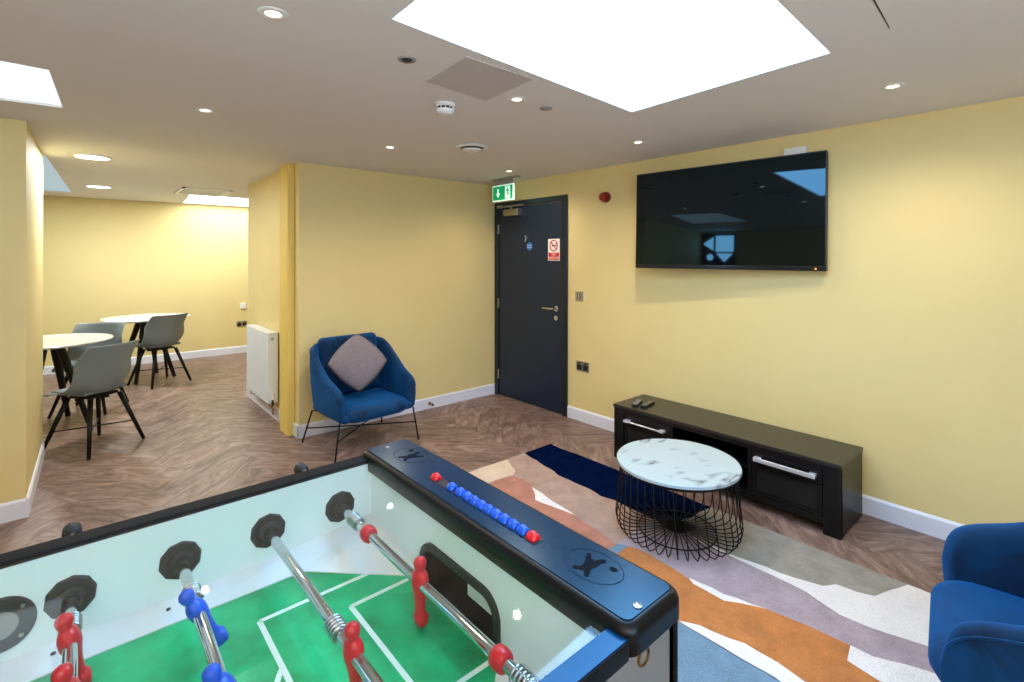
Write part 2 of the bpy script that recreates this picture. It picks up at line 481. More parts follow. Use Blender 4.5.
# door in the tv wall near the corner
d = struct(MB().box(XR-.022, XR+.01, 4.205, 4.268, 0, 2.088).box(XR-.022, XR+.01, 3.200, 3.262, 0, 2.088).box(XR-.022, XR+.01, 3.262, 4.205, 2.034, 2.088), 'door_1', framem, bevel=.004)
MB().box(XR-.010, XR+.004, 3.266, 4.201, .006, 2.030).build('door_leaf', doorm, d, bevel=.002)
for z in (1.80, 1.0, .23): MB().box(XR-.026, XR-.012, 4.192, 4.210, z-.05, z+.05).build('hinge', satin, d, bevel=.002)
hd = MB().cyl((XR-.010, 3.335, 1.005), (XR-.022, 3.335, 1.005), .026, n=20).tube([(XR-.018, 3.335, 1.005), (XR-.062, 3.335, 1.005), (XR-.066, 3.350, 1.005), (XR-.066, 3.475, 1.005)], .0095, 10).build('door_handle', chrome, d)
shade_auto(hd)
MB().cyl((XR-.010, 3.335, .915), (XR-.020, 3.335, .915), .024, n=20).box(XR-.026, XR-.018, 3.328, 3.342, .905, .925).build('lock_turn', chrome, d)
closerm = plain('pale_brass', srgb(182, 166, 130), rough=.45, metal=.6)
cl = MB().box(XR-.065, XR-.010, 3.86, 4.07, 1.935, 2.000).build('door_closer', closerm, d, bevel=.006)
MB().box(XR-.068, XR-.009, 3.835, 3.858, 1.932, 2.003).build('end_cap', satin, cl, bevel=.004)
MB().box(XR-.045, XR-.030, 3.78, 4.16, 2.030, 2.044).box(XR-.05, XR-.02, 4.13, 4.19, 2.026, 2.056).box(XR-.045, XR-.030, 3.96, 3.98, 2.00, 2.032).build('closer_arm', satin, cl)
MB().tube([(XR-.010, 3.745, 1.70), (XR-.035, 3.745, 1.70), (XR-.040, 3.745, 1.665), (XR-.032, 3.765, 1.655)], .006, 8).cyl((XR-.010, 3.775, 1.712), (XR-.017, 3.775, 1.712), .012, n=12).build('coat_hook', satin, d)

# facing -x helper : local x -> -y world, local y -> z world, normal -> -x
def face_mx(y, z, x): return Matrix(((0, 0, -1, x), (-1, 0, 0, y), (0, 1, 0, z), (0, 0, 0, 1)))
sg = thing('door_sign', 'round blue mandatory sign stuck on the navy door', 'sign', (XR-.011, 3.715, 1.61))
MB().lathe([(.042, 0), (.042, -.002)], axis='x', n=32).build('disc', signblue, sg)
text('Fire door', 'lettering', .017, signpaper, sg, face_mx(0, .009, -.0022)); text('keep shut', 'lettering', .017, signpaper, sg, face_mx(0, -.011, -.0022))
sg = thing('no_smoking_sign', 'red and white no smoking notice on the navy door', 'sign', (XR-.011, 3.372, 1.57))
MB().box(-.0015, 0, -.078, .078, -.105, .105).build('sheet', signpaper, sg)
MB().box(-.0025, -.0015, -.070, .070, -.098, -.028).build('red_band', signred, sg)
rg = MB(); N = 32
rg.tube([(-.003, .05*math.cos(2*PI*k/N), .04+.05*math.sin(2*PI*k/N)) for k in range(N)], .005, 6, 0, True)
rg.cyl((-.003, .036, .076), (-.003, -.036, .004), .005, n=6)
rg.build('prohibition_ring', signred, sg)
MB().box(-.0025, -.0015, -.038, .03, .034, .044).box(-.0025, -.0015, -.038, -.028, .05, .066).build('cigarette', signblack, sg)
text('NO', 'lettering', .036, signpaper, sg, face_mx(0, -.045, -.0028)); text('SMOKING', 'lettering', .03, signpaper, sg, face_mx(0, -.078, -.0028))

# exit sign hanging in front of the door
ex = thing('exit_sign', 'green illuminated running man exit sign hanging by the navy door', 'exit sign', (3.2, 3.81, H), 0)
ex.scale = (1, .86, .90)
MB().box(-.03, .03, -.26, .20, -.018, 0).build('ceiling_bracket', satin, ex, bevel=.003)
MB().box(-.004, .004, -.165, .165, -.085, -.018).build('hanger_blade', greyp, ex)
MB().box(-.008, .008, -.188, .188, -.252, -.075).build('panel', signwhite, ex, bevel=.003)
MB().box(-.0095, -.008, -.176, .176, -.240, -.087).build('green_field', signgreen, ex)
MB().box(-.0100, -.0095, -.132, -.044, -.232, -.095).build('door_symbol', signwhite, ex)
ar = MB(); ys = lambda a: .082-a
def plate(pts, x, mb): mb.flat([(x, -a, b) for a, b in pts]); return mb
plate([(-.094, -.115), (-.070, -.115), (-.070, -.165), (-.045, -.165), (-.082, -.215), (-.119, -.165), (-.094, -.165)], -.0102, ar); ar.build('arrow', signwhite, ex)

mn = MB()
plate([(.080, -.112), (.090, -.105), (.100, -.112), (.097, -.124), (.084, -.124)], -.0104, mn)
plate([(.070, -.130), (.104, -.126), (.120, -.150), (.112, -.156), (.102, -.144), (.100, -.168), (.122, -.190), (.118, -.222), (.108, -.222), (.110, -.196), (.090, -.182), (.078, -.205), (.058, -.208), (.058, -.198), (.072, -.195), (.082, -.165), (.080, -.142), (.068, -.152), (.060, -.148)], -.0104, mn)
mn.build('running_man', signgreen, ex)

# fire alarm, switch, sockets, small wall box, door stop
al = thing('fire_alarm', 'round red fire alarm sounder on the yellow wall between door and television', 'alarm', (XR, 2.745, 2.020))
MB().lathe([(.046, 0), (.046, -.02), (.040, -.024)], axis='x', n=28).build('base', alarmr, al, bevel=.001)
MB().lathe([(.036, -.02), (.040, -.045), (.034, -.062), (.012, -.066)], axis='x', n=28).build('sounder', alarmr, al)
sw = thing('light_switch', 'steel light switch plate beside the navy door', 'switch', (XR, 3.056, 1.142))
MB().box(-.008, 0, -.044, .044, -.044, .044).build('plate', satin, sw, bevel=.003)
MB().box(-.014, -.008, -.014, .014, -.022, .022).build('rocker', blackp, sw, bevel=.002)
MB().box(-.016, -.0138, -.010, .002, -.014, .016).build('toggle', whitep, sw)
def socket(loc, rz, label):
    t = thing('wall_socket', label, 'socket', loc, rz)
    MB().box(-.008, 0, -.074, .074, -.044, .044).build('plate', satin, t, bevel=.003)
    for y in (-.036, .036):
        MB().box(-.0095, -.008, y-.026, y+.026, -.034, .012).build('outlet', blackp, t)
        MB().box(-.012, -.008, y-.010, y+.010, .018, .034).build('rocker', blackp, t, bevel=.001)
    return t
socket((XR, 3.015, .503), 0, 'double steel socket low on the wall right of the navy door')
socket((1.95, YF, .456), PI/2, 'double dark socket on the far dining wall near the radiator')
tag(MB().box(1.93, 2.01, YF-.02, YF, .69, .78).build('junction_box', whitep, bevel=.004), 'small white box on the far dining wall above the socket', 'wall box')
tag(MB().box(XR-.028, XR, 1.155, 1.29, 2.14, 2.20).build('sensor_box', whitep, bevel=.006), 'small white box on the wall peeping over the television', 'sensor')
ds = thing('door_stop', 'small brass door stop on the baseboard right of the armchair', 'door stop', (2.63, YB-.014, .052))
MB().cyl((0, 0, 0), (0, -.006, 0), .016, n=14).cyl((0, -.004, 0), (0, -.05, 0), .006, n=10).build('stem', brass, ds)
MB().cyl((0, -.05, 0), (0, -.066, 0), .011, n=14).build('tip', rubber, ds)

# ceiling fittings
dl_pos = [(0.476, 1.718, 'downlight nearest the camera, at the top left of the main ceiling'),
          (0.516, 3.09, 'downlight above the walkway to the dining end'),
          (1.685, 3.263, 'downlight above the far side of the foosball table before the armchair'),
          (1.649, 1.858, 'downlight beside the grey ceiling hatch, close to the large skylight'),
          (2.889, 2.01, 'downlight near the upper left corner of the television'),
          (2.826, .584, 'downlight right of the television near the right picture edge'),
          (2.975, 3.461, 'downlight just in front of the hanging exit sign')]
def downlight():
    t = thing('downlight', '', 'downlight', (0, 0, H), 0, 'recessed ceiling downlights')
    MB().lathe([(.024, -.001), (.025, -.004), (.043, -.004), (.046, -.0005)], n=32, cap=False).build('trim_ring', whitep, t, smooth=True)
    MB().lathe([(.001, -.0025), (.0245, -.0025)], n=24, cap=False).build('lens', lamp_e, t)
    return t
dproto = downlight()
for i, (x, y, l) in enumerate(dl_pos):
    o = dproto if i == 0 else copy_tree(dproto)
    o.location = (x, y, H); o['label'] = l
    ld = bpy.data.lights.new('downlight_beam', 'SPOT'); ld.energy = 19; ld.color = (1, .86, .70); ld.spot_size = 2.7; ld.spot_blend = 1; ld.shadow_soft_size = .014
    lo = bpy.data.objects.new('beam', ld); col.objects.link(lo); lo.parent = o; lo.location = (0, 0, -.012)
for x, y, l in ((.092, 5.085, 'round flat panel light nearer the left pillar'), (.182, 7.17, 'round flat panel light farther back over the dining tables')):
    t = thing('panel_light', l, 'ceiling light', (x, y, H), 0, 'round flat lights over the dining end')
    MB().lathe([(.115, 0), (.115, -.010), (.104, -.012)], n=40, cap=False).build('rim', whitep, t, smooth=True)
    MB().lathe([(.001, -.011), (.105, -.011)], n=40, cap=False).build('diffuser', led_e, t)
    ld = bpy.data.lights.new('panel_beam', 'AREA'); ld.shape = 'DISK'; ld.size = .2; ld.energy = 24 if y < 6 else 46; ld.color = (.92, 1, .98)
    lo = bpy.data.objects.new('beam', ld); col.objects.link(lo); lo.parent = t; lo.location = (0, 0, -.02)

sd = thing('smoke_detector', 'white domed smoke detector on the ceiling', 'detector', (1.424, 2.161, H))
MB().lathe([(.052, 0), (.052, -.012), (.046, -.018)], n=32).build('base', whitep, sd, smooth=False)
MB().lathe([(.040, -.018), (.044, -.024), (.044, -.027), (.040, -.030)], n=32).build('vent_gap', blackp, sd)
mb = MB(); mb.lathe([(.046, -.030), (.044, -.042), (.034, -.052), (.018, -.056), (.002, -.057)], n=32)
for k in range(12):
    a = 2*PI*k/12; mb.box(-.002, .002, -.002, .002, -.034, -.018); 
    for q in range(len(mb.v)-8, len(mb.v)): mb.v[q] = mb.v[q]+Vector((.044*math.cos(a), .044*math.sin(a), 0))
mb.build('dome', whitep, sd)
av = thing('round_air_vent', 'round white ceiling air valve with a dark gap, near the armchair wall', 'vent', (2.127, 2.879, H))
av.scale = (1.32, 1.32, 1.1)
MB().lathe([(.062, 0), (.088, -.001), (.090, -.006), (.070, -.012), (.064, -.004)], n=40, cap=False).build('collar', whitep, av, smooth=True)
MB().lathe([(.001, -.002), (.066, -.002)], n=32, cap=False).build('dark_throat', blackp, av)
MB().lathe([(.002, -.030), (.040, -.028), (.056, -.020), (.050, -.015), (.002, -.014)], n=36).build('centre_disc', whitep, av, smooth=True)
hp = [(1.172, 1.940), (1.148, 1.592), (1.520, 1.600), (1.547, 1.982)]
cxh = sum(p[0] for p in hp)/4; cyh = sum(p[1] for p in hp)/4
ch = thing('access_hatch', 'square grey access hatch in the ceiling beside the large skylight', 'hatch', (cxh, cyh, H))
hl = [(x-cxh, y-cyh) for x, y in hp]
hatchm = plain('hatch_grey', srgb(196, 190, 188), rough=.6, vary=.02)
MB().prism([(x*.985, y*.985) for x, y in hl], -.0015, 0).build('panel', hatchm, ch)
fb = MB()
for i in range(4):
    j = (i+1) % 4
    fb.prism([hl[i], hl[j], (hl[j][0]*.97, hl[j][1]*.97), (hl[i][0]*.97, hl[i][1]*.97)], -.0025, 0)
fb.build('frame', plain('hatch_frame', srgb(206, 200, 196), rough=.6), ch)
for x, y, r, l in ((.987, 1.769, .036, 'small round ceiling sensor left of the grey hatch'), (1.864, 1.87, .034, 'small round ceiling cap right of the grey hatch near the skylight edge')):
    t = thing('ceiling_sensor', l, 'sensor', (x, y, H))
    MB().lathe([(r, 0), (r, -.004), (r*.8, -.007), (r*.62, -.003)], n=28, cap=False).build('ring', greyp, t, smooth=True)
    MB().lathe([(.001, -.009), (r*.5, -.007), (r*.62, -.002)], n=28, cap=False).build('eye', rubber if x < 1 else greyp, t, smooth=True)
gv = thing('ceiling_grille', 'slatted air grille in the ceiling of the dining end', 'vent', (1.14, 6.98, H))
MB().box(-.235, .235, -.33, .33, -.003, 0).build('dark_back', blackp, gv)
g = MB()
g.box(-.25, .25, -.35, -.31, -.012, 0).box(-.25, .25, .31, .35, -.012, 0).box(-.25, -.22, -.35, .35, -.012, 0).box(.22, .25, -.35, .35, -.012, 0)
for k in range(9): g.box(-.22, .22, -.29+k*.07, -.265+k*.07, -.011, -.003)
g.build('slats', whitep, gv)
tag(MB().prism([(1.80, .4215), (1.80, .4265), (2.103, .4445), (2.103, .4425)], H-.0015, H-.0003).build('ceiling_joint', rubber), 'thin dark joint line in the ceiling at the top right', 'joint')

# ------------------------------------------------------------------ radiator
rd = thing('radiator', 'white panel radiator on the yellow wall left of the armchair', 'radiator', (1.40, 4.90, .17))
r = MB(); r.box(-.098, -.022, -.03, .715, 0, .63); r.build('panel', radm, rd, bevel=.006)
r = MB()
for k in range(22): r.box(-.1015, -.097, .02+k*.031, .038+k*.031, .03, .60)
r.build('front_ribs', radm, rd, bevel=.0015, seg=1)
MB().box(-.102, -.010, -.036, .719, .628, .638).box(-.100, -.012, -.036, -.03, .0, .63).build('casing', radm, rd)
MB().lathe([(.014, -.012), (.014, -.004)], c=(-.06, -.028, .585), axis='y', n=16).build('bleed_valve', satin, rd)
for yb in (.12, .56): MB().box(-.03, 0, yb, yb+.04, .1, .5).build('bracket', radm, rd)
v = MB().cyl((-.06, -.05, .10), (-.06, -.05, .035), .019, .017, n=16).build('thermostat_head', whitep, rd)
MB().cyl((-.06, -.05, .035), (-.06, -.05, -.02), .009, n=10).cyl((-.06, -.06, .0), (-.06, .0, .0), .011, n=10).build('valve', blackp, rd)
MB().tube([(-.06, -.05, -.02), (-.06, -.05, -.10), (-.045, -.015, -.105), (-.02, .1, -.085), (-.02, .45, -.065), (-.02, .55, -.06)], .0065, 8).tube([(-.06, .70, .0), (-.06, .70, -.06), (-.02, .68, -.07), (-.017, .62, -.07)], .0065, 8).build('copper_pipe', brass, rd)

# ------------------------------------------------------------------ television
tv = thing('television', 'large black flat television mounted on the yellow wall', 'television', (XR-.030, 1.69, 1.412), math.radians(4))
W2 = .652
tv.rotation_euler = (0, math.radians(1.5), math.radians(4))
MB().box(-.078, -.04, -W2, W2, 0, .735).build('casing', blackp, tv, bevel=.004)
MB().box(-.0795, -.078, -W2+.007, W2-.007, .030, .728).build('screen', screenm, tv)
MB().box(-.082, -.078, -W2, W2, .0, .026).build('lower_bezel', plain('bezel_gloss', srgb(20, 22, 28), rough=.15), tv, bevel=.001)
MB().box(-.0815, -.079, -W2-.001, -W2+.006, 0, .736).box(-.0815, -.079, W2-.006, W2+.001, 0, .736).box(-.0815, -.079, -W2, W2, .729, .736).build('edge_frame', blackp, tv)
MB().box(-.04, .006, -.12, .12, .2, .55).build('wall_mount', blackm, tv)
MB().box(-.083, -.079, -W2+.05, -W2+.06, .010, .016).build('standby_light', amber, tv)

# ------------------------------------------------------------------ tv cabinet
cb = thing('tv_cabinet', 'low black wooden television cabinet against the yellow wall', 'cabinet', (3.045, .853, 0))
D = 3.432-3.045; Lc = 1.478
MB().box(-.006, D, -.004, Lc+.004, .378, .40).build('top_board', plain('ebony_top_reflect', srgb(40, 38, 34), rough=.3, vary=.1, vscale=10), cb, bevel=.002)  # paler olive top board: its reflection is put into the colour
for y in (0, Lc-.03):
    MB().box(.004, D, y, y+.03, 0, .378).build('side_panel', ebony, cb, bevel=.002)
for y in (0, Lc-.085):
    MB().box(0, .03, y, y+.085, 0, .378).build('front_stile', ebony, cb, bevel=.002)
MB().box(.01, D, .03, Lc-.03, .062, .08).build('bottom_board', ebony, cb)
MB().box(.0, .02, .085, Lc-.085, .350, .378).build('top_rail', ebony, cb, bevel=.001)
MB().box(.0, .02, .085, Lc-.085, .055, .088).build('bottom_rail', ebony, cb, bevel=.001)
MB().box(D-.01, D, .03, Lc-.03, .06, .378).build('back_board', ebony_in, cb)
for y in (.478, 1.0): MB().box(.004, D-.01, y-.010, y+.010, .08, .378).build('divider', ebony, cb)
MB().box(.03, D-.01, .488, .99, .215, .232).build('shelf', ebony, cb)
dr = MB().box(.006, .024, .090, .466, .262, .347).build('drawer', ebony, cb, bevel=.002)
hb = MB().box(-.028, -.018, .115, .445, .292, .316).box(-.022, .008, .115, .150, .294, .316).box(-.022, .008, .410, .445, .294, .316).build('handle', handlem, dr, bevel=.003)
MB().box(.012, .024, .090, .466, .092, .258).build('flap_door', ebony_in, cb, bevel=.002)
MB().box(.006, .014, .090, .466, .235, .258).box(.006, .014, .090, .466, .092, .112).box(.006, .014, .090, .115, .112, .235).box(.006, .014, .441, .466, .112, .235).build('flap_frame', ebony, cb)
dr = MB().box(.006, .024, 1.012, Lc-.090, .262, .347).build('drawer', ebony, cb, bevel=.002)
MB().cyl((-.024, 1.045, .300), (-.024, 1.375, .300), .006, n=10).box(-.03, .008, 1.045, 1.085, .292, .308).box(-.03, .008, 1.335, 1.375, .292, .308).build('handle', handlem, dr, bevel=.002)
MB().box(.012, .024, 1.012, Lc-.090, .092, .258).build('flap_door', ebony_in, cb, bevel=.002)
MB().box(.006, .014, 1.012, 1.388, .235, .258).box(.006, .014, 1.012, 1.388, .092, .112).box(.006, .014, 1.012, 1.035, .112, .235).box(.006, .014, 1.365, 1.388, .112, .235).build('flap_frame', ebony, cb)

def remote(loc, rz, l, a, body, btn):
    t = thing('remote_control', l, 'remote', loc, rz, 'remote controls on the cabinet')
    MB().box(-a/2, a/2, -.022, .022, 0, .017).build('body', body, t, bevel=.005)
    b = MB()
    for i in range(7):
        for j in range(3): b.box(-a/2+.012+i*a*.13, -a/2+.025+i*a*.13, -.016+j*.011, -.008+j*.011, .0165, .0185)
    b.build('buttons', btn, t)
remote((3.19, 2.135, .40), .15, 'shiny remote control lying nearest on the left end of the cabinet', .165, blackp, satin)
remote((3.155, 2.205, .40), .35, 'slimmer dark remote control lying behind the shiny one on the cabinet', .15, blackp, greyp)

# ------------------------------------------------------------------ rug
def wob(pts, amp=.006, step=.05):
    out = []
    for i in range(len(pts)):
        a = Vector(pts[i]); b = Vector(pts[(i+1) % len(pts)]); n = max(1, int((b-a).length/step))
        for k in range(n):
            p = a.lerp(b, k/n)
            if k: p += Vector((noise.noise((p.x*9, p.y*9, 1)), noise.noise((p.x*9, p.y*9, 7))))*amp*2.2
            out.append((p.x, min(p.y, 2.799)) if p.x < 2.84 else (min(p.x, 2.844), min(p.y, 2.799)))
    return out
def rug():
    mb = MB(); x0, x1, y0, y1 = 1.22, 2.845, -.55, 2.80
    mb.box(x0, x1, y0, y1, .0005, .0130, 0)
    E = 2.844
    L = [
     (1, [(1.22, 2.799), (E, 2.799), (E, 1.9), (2.45, 1.62), (2.17, 1.60), (1.22, 1.60)]),
     (8, [(1.22, -.549), (1.86, -.549), (1.87, .5), (1.859, .726), (1.852, .824), (1.852, .919), (1.848, 1.062), (1.76, 1.3), (1.22, 1.5)]),
     (2, [(2.561, 2.799), (E, 2.799), (E, 2.163), (E, 1.465), (2.461, 1.517), (2.48, 1.892), (2.456, 1.981), (2.478, 2.104), (2.472, 2.323), (2.497, 2.426)]),
     (3, [(E, 1.463), (E, .531), (2.735, .576), (2.637, .609), (2.61, .67), (2.6, .747), (2.542, .78), (2.493, .955), (2.464, 1.181), (2.516, 1.416), (2.47, 1.515)]),
     (4, [(2.47, 1.40), (2.464, 1.181), (2.493, .955), (2.542, .78), (2.6, .747), (2.61, .67), (2.637, .609), (2.735, .576), (E, .531), (E, .1), (2.50, .12), (2.448, .4), (2.426, .473), (2.395, .586), (2.388, .672), (2.438, .813), (2.447, .937), (2.448, 1.151), (2.455, 1.40)]),
     (8, [(2.096, 1.612), (2.135, 1.56), (2.10, 1.50), (1.95, 1.50), (1.95, 1.60)]),
     (5, [(1.22, 2.573), (2.102, 2.573), (2.241, 2.545), (2.241, 2.367), (2.209, 2.346), (2.159, 1.941), (2.134, 1.735), (2.097, 1.593), (1.22, 1.7)]),
     (6, [(1.9, 2.799), (2.135, 2.799), (2.379, 2.789), (2.288, 2.592), (2.241, 2.565), (2.118, 2.581), (1.9, 2.60)]),
     (4, [(2.212, 2.35), (2.159, 1.935), (2.112, 2.213)]),
     (7, [(2.135, 1.545), (2.154, 1.428), (2.125, 1.20), (2.111, 1.150), (2.107, 1.028), (2.177, .918), (2.192, .889), (2.219, .74), (2.228, .592), (2.135, .578), (2.119, .489), (2.10, .35), (2.05, .1), (1.93, .1), (1.918, .652), (1.934, .741), (1.934, .861), (1.891, 1.025), (1.853, 1.092), (1.80, 1.40), (1.95, 1.53)]),
     (4, [(2.136, 1.208), (2.147, 1.047), (2.192, .889), (2.177, .918), (2.107, 1.028), (2.111, 1.174)]),
     (4, [(1.853, 1.092), (1.891, 1.025), (1.934, .861), (1.934, .741), (1.918, .652), (1.93, .1), (1.86, -.2), (1.82, .3), (1.859, .726), (1.852, .824), (1.852, .919), (1.848, 1.062)]),
     (4, [(2.228, .592), (2.229, .521), (2.276, .432), (2.3, .37), (2.33, .1), (2.05, .1), (2.10, .35), (2.119, .489), (2.135, .578)]),
    ]
    for i, (m, p) in enumerate(L):
        z = .0134+i*.00035
        mb.flat([(x, y, z) for x, y in wob(p)], m)
    o = mb.build('rug', RUG, recalc=False)
    tag(o, 'patchwork rug of navy, orange, mauve, white and blue shapes on the wooden floor', 'rug')
rug()

# ------------------------------------------------------------------ coffee table
mouldc = plain('matt_black_hub', srgb(10, 10, 12), rough=.85, spec=.1)
ct = thing('coffee_table', 'round coffee table with white marbled top on a black wire cage', 'coffee table', (2.45, 1.455, .0185))
MB().lathe([(.001, .366), (.316, .366), (.320, .368), (.320, .381), (.317, .384), (.001, .384)], n=72, cap=False).build('marble_top', [marble_c], ct, smooth=False, bevel=0)
MB().lathe([(.300, .358), (.315, .358), (.315, .366), (.300, .366)], n=72, cap=False).build('top_ring', blackm, ct)
wb = MB(); NW = 40
for k in range(NW):
    a = 2*PI*k/NW
    prof = [(.300, .362), (.303, .30), (.312, .20), (.320, .13), (.325, .085), (.318, .044), (.294, .014), (.255, .004), (.20, .006), (.15, .012), (.10, .020), (.055, .028)]
    tw = [0, .02, .05, .08, .10, .12, .13, .14, .14, .13, .11, .1]
    wb.tube([(r*math.cos(a+t*.6), r*math.sin(a+t*.6), z) for (r, z), t in zip(prof, tw)], .0030, 5)
wb.build('wire_cage', blackm, ct, smooth=True)
MB().tube([(.30*math.cos(2*PI*k/60), .30*math.sin(2*PI*k/60), .350) for k in range(60)], .004, 6, 0, True).build('hoop', blackm, ct, smooth=True)
MB().tube([(.2*math.cos(2*PI*k/48), .2*math.sin(2*PI*k/48), .011) for k in range(48)], .004, 6, 0, True).build('hoop', blackm, ct, smooth=True)
MB().lathe([(.001, .014), (.050, .014), (.062, .020), (.062, .028), (.052, .034), (.001, .034)], n=32, cap=False).build('hub_disc', mouldc, ct)

# ------------------------------------------------------------------ armchair
def cr(P, n):
    out = []
    for i in range(len(P)-1):
        p0 = P[max(i-1, 0)]; p1 = P[i]; p2 = P[i+1]; p3 = P[min(i+2, len(P)-1)]
        for k in range(n):
            t = k/n
            out.append([.5*((2*b)+(-a+c)*t+(2*a-5*b+4*c-d)*t*t+(-a+3*b-3*c+d)*t**3) for a, b, c, d in zip(p0, p1, p2, p3)])
    out.append(list(P[-1])); return out
def make_armchair(label, loc, rz):
    t = thing('armchair', label, 'armchair', loc, rz, 'matching blue velvet armchairs')
    # shell stations: x, y, top z, thickness
    half = [(-.335, -.335, .40, .045), (-.345, -.31, .475, .060), (-.352, -.25, .53, .066), (-.360, -.10, .585, .068), (-.360, .06, .685, .068), (-.345, .18, .775, .066), (-.275, .268, .800, .064), (-.14, .296, .800, .062), (0, .30, .800, .062)]
    full = half+[(-x, y, z, w) for x, y, z, w in half[-2::-1]]
    st = cr(full, 3)
    rings = []
    for i, (x, y, zt, th) in enumerate(st):
        a = st[max(i-1, 0)]; b = st[min(i+1, len(st)-1)]
        d = Vector((b[0]-a[0], b[1]-a[1], 0)).normalized(); n = Vector((-d.y, d.x, 0))     # outward = left of travel (-x side first, travelling +y)
        z0 = .275; R = []
        def P(u, z):    # u 0 outer .. 1 inner
            f = (z-z0)/(.78-z0); sx = .93+.07*min(1, f*1.5); sy = .90+.10*min(1, f*1.4)
            return Vector((x*sx, y*sy if y > 0 else y*(.93+.07*min(1, f*2)), z))-n*(th*u)
        h = zt-z0
        for u, z in ((0, z0), (-.03, z0+.25*h), (-.04, z0+.5*h), (-.02, z0+.78*h), (0.04, zt-.03), (.22, zt-.006), (.5, zt), (.78, zt-.006), (.96, zt-.03), (1.0, z0+.78*h), (1.0, z0+.5*h), (1.0, z0+.25*h), (1, z0)):
            R.append(P(u, z))
        rings.append(R)
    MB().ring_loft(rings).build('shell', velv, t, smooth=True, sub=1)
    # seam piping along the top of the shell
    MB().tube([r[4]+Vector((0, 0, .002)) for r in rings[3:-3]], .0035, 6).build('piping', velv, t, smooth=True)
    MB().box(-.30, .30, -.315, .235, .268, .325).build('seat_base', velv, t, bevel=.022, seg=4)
    def rr(hx, y0, y1, r, z):
        P = []
        for cx_, cy_, a0, rad in ((hx-.03, y1-.03, 0, .03), (-hx+.03, y1-.03, PI/2, .03), (-hx+r, y0+r, PI, r), (hx-r, y0+r, 3*PI/2, r)):
            for k in range(7):
                a = a0+k*PI/12; P.append(Vector((cx_+rad*math.cos(a), cy_+rad*math.sin(a), z)))
        return P
    cr_ = [rr(.29-e, -.346+e, .20-e, .125-e*.5, z) for e, z in ((.028, .262), (.010, .275), (.0, .295), (.0, .315), (.008, .335), (.022, .350), (.045, .360), (.09, .365), (.13, .366))]
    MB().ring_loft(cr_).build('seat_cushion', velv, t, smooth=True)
    b = MB().box(-.255, .255, -.05, .05, -.23, .235)
    bb = b.build('backrest', velv, t, bevel=.042, seg=6)
    bb.location = (0, .195, .605); bb.rotation_euler = (math.radians(-9), 0, 0)
    for sx, sy in ((-1, -1), (1, -1), (-1, 1), (1, 1)):
        fx, fy = sx*.355, (-.305 if sy < 0 else .29)
        tx, ty = sx*.315, (-.29 if sy < 0 else .20)
        MB().tube([(tx*.9, ty*.8, .272), (tx, ty, .268), (fx, fy, .007)], .0068, 8).lathe([(.009, 0), (.009, .006)], c=(fx, fy, 0), n=10).build('leg', blackm, t, smooth=True)
    def L(sx, sy, z):
        k = (.268-z)/.262
        tx, ty = sx*.315, (-.29 if sy < 0 else .20); fx, fy = sx*.355, (-.305 if sy < 0 else .29)
        return (tx+(fx-tx)*k, ty+(fy-ty)*k, z)
    MB().tube([L(-1, -1, .15), (0, -.01, .13), L(1, 1, .12)], .0055, 8).tube([L(1, -1, .15), (0, -.01, .13), L(-1, 1, .12)], .0055, 8).build('stretcher', blackm, t, smooth=True)
    return t
ac1 = make_armchair('blue velvet armchair holding a grey cushion against the yellow wall', (1.748, 3.895, 0), math.radians(3))
ac2 = copy_tree(ac1)
ac2.location = (2.12, -.01, .0175); ac2.rotation_euler = (0, 0, math.radians(188)); ac2['label'] = 'blue velvet armchair on the rug cut off at the lower right'

# cushion
def cushion():
    N = 18; s_ = .215; top = []; bot = []
    for i in range(N+1):
        for j in range(N+1):
            u = -1+2*i/N; v = -1+2*j/N
            pin = math.sqrt(1-.24*u*u)*1.04; pin2 = math.sqrt(1-.24*v*v)*1.04
            h = .072*((1-abs(u)**2.6)*(1-abs(v)**2.6))**.55
            top.append((u*s_*pin2, -h, v*s_*pin)); bot.append((u*s_*pin2, h, v*s_*pin))
    fs = []; n = N+1
    for i in range(N):
        for j in range(N): fs.append((i*n+j, (i+1)*n+j, (i+1)*n+j+1, i*n+j+1))
    mb = MB(); mb.add(top, fs); mb.add(bot, [f[::-1] for f in fs])
    o = mb.build('cushion', knitm, smooth=True, recalc=False)
    o.data.validate()
    bm = bmesh.new(); bm.from_mesh(o.data); bmesh.ops.remove_doubles(bm, verts=bm.verts, dist=.0005); bmesh.ops.recalc_face_normals(bm, faces=bm.faces); bm.to_mesh(o.data); bm.free()
    for p in o.data.polygons: p.use_smooth = True
    return o
cu = cushion()
cu.matrix_world = Matrix.Translation((1.722, 3.885, .645)) @ Matrix.Rotation(math.radians(-14), 4, 'Z') @ Matrix.Rotation(math.radians(-20), 4, 'X') @ Matrix.Rotation(math.radians(46), 4, 'Y') @ Matrix.Scale(.85, 4)
tag(cu, 'grey knitted square cushion standing on its corner in the armchair', 'cushion')

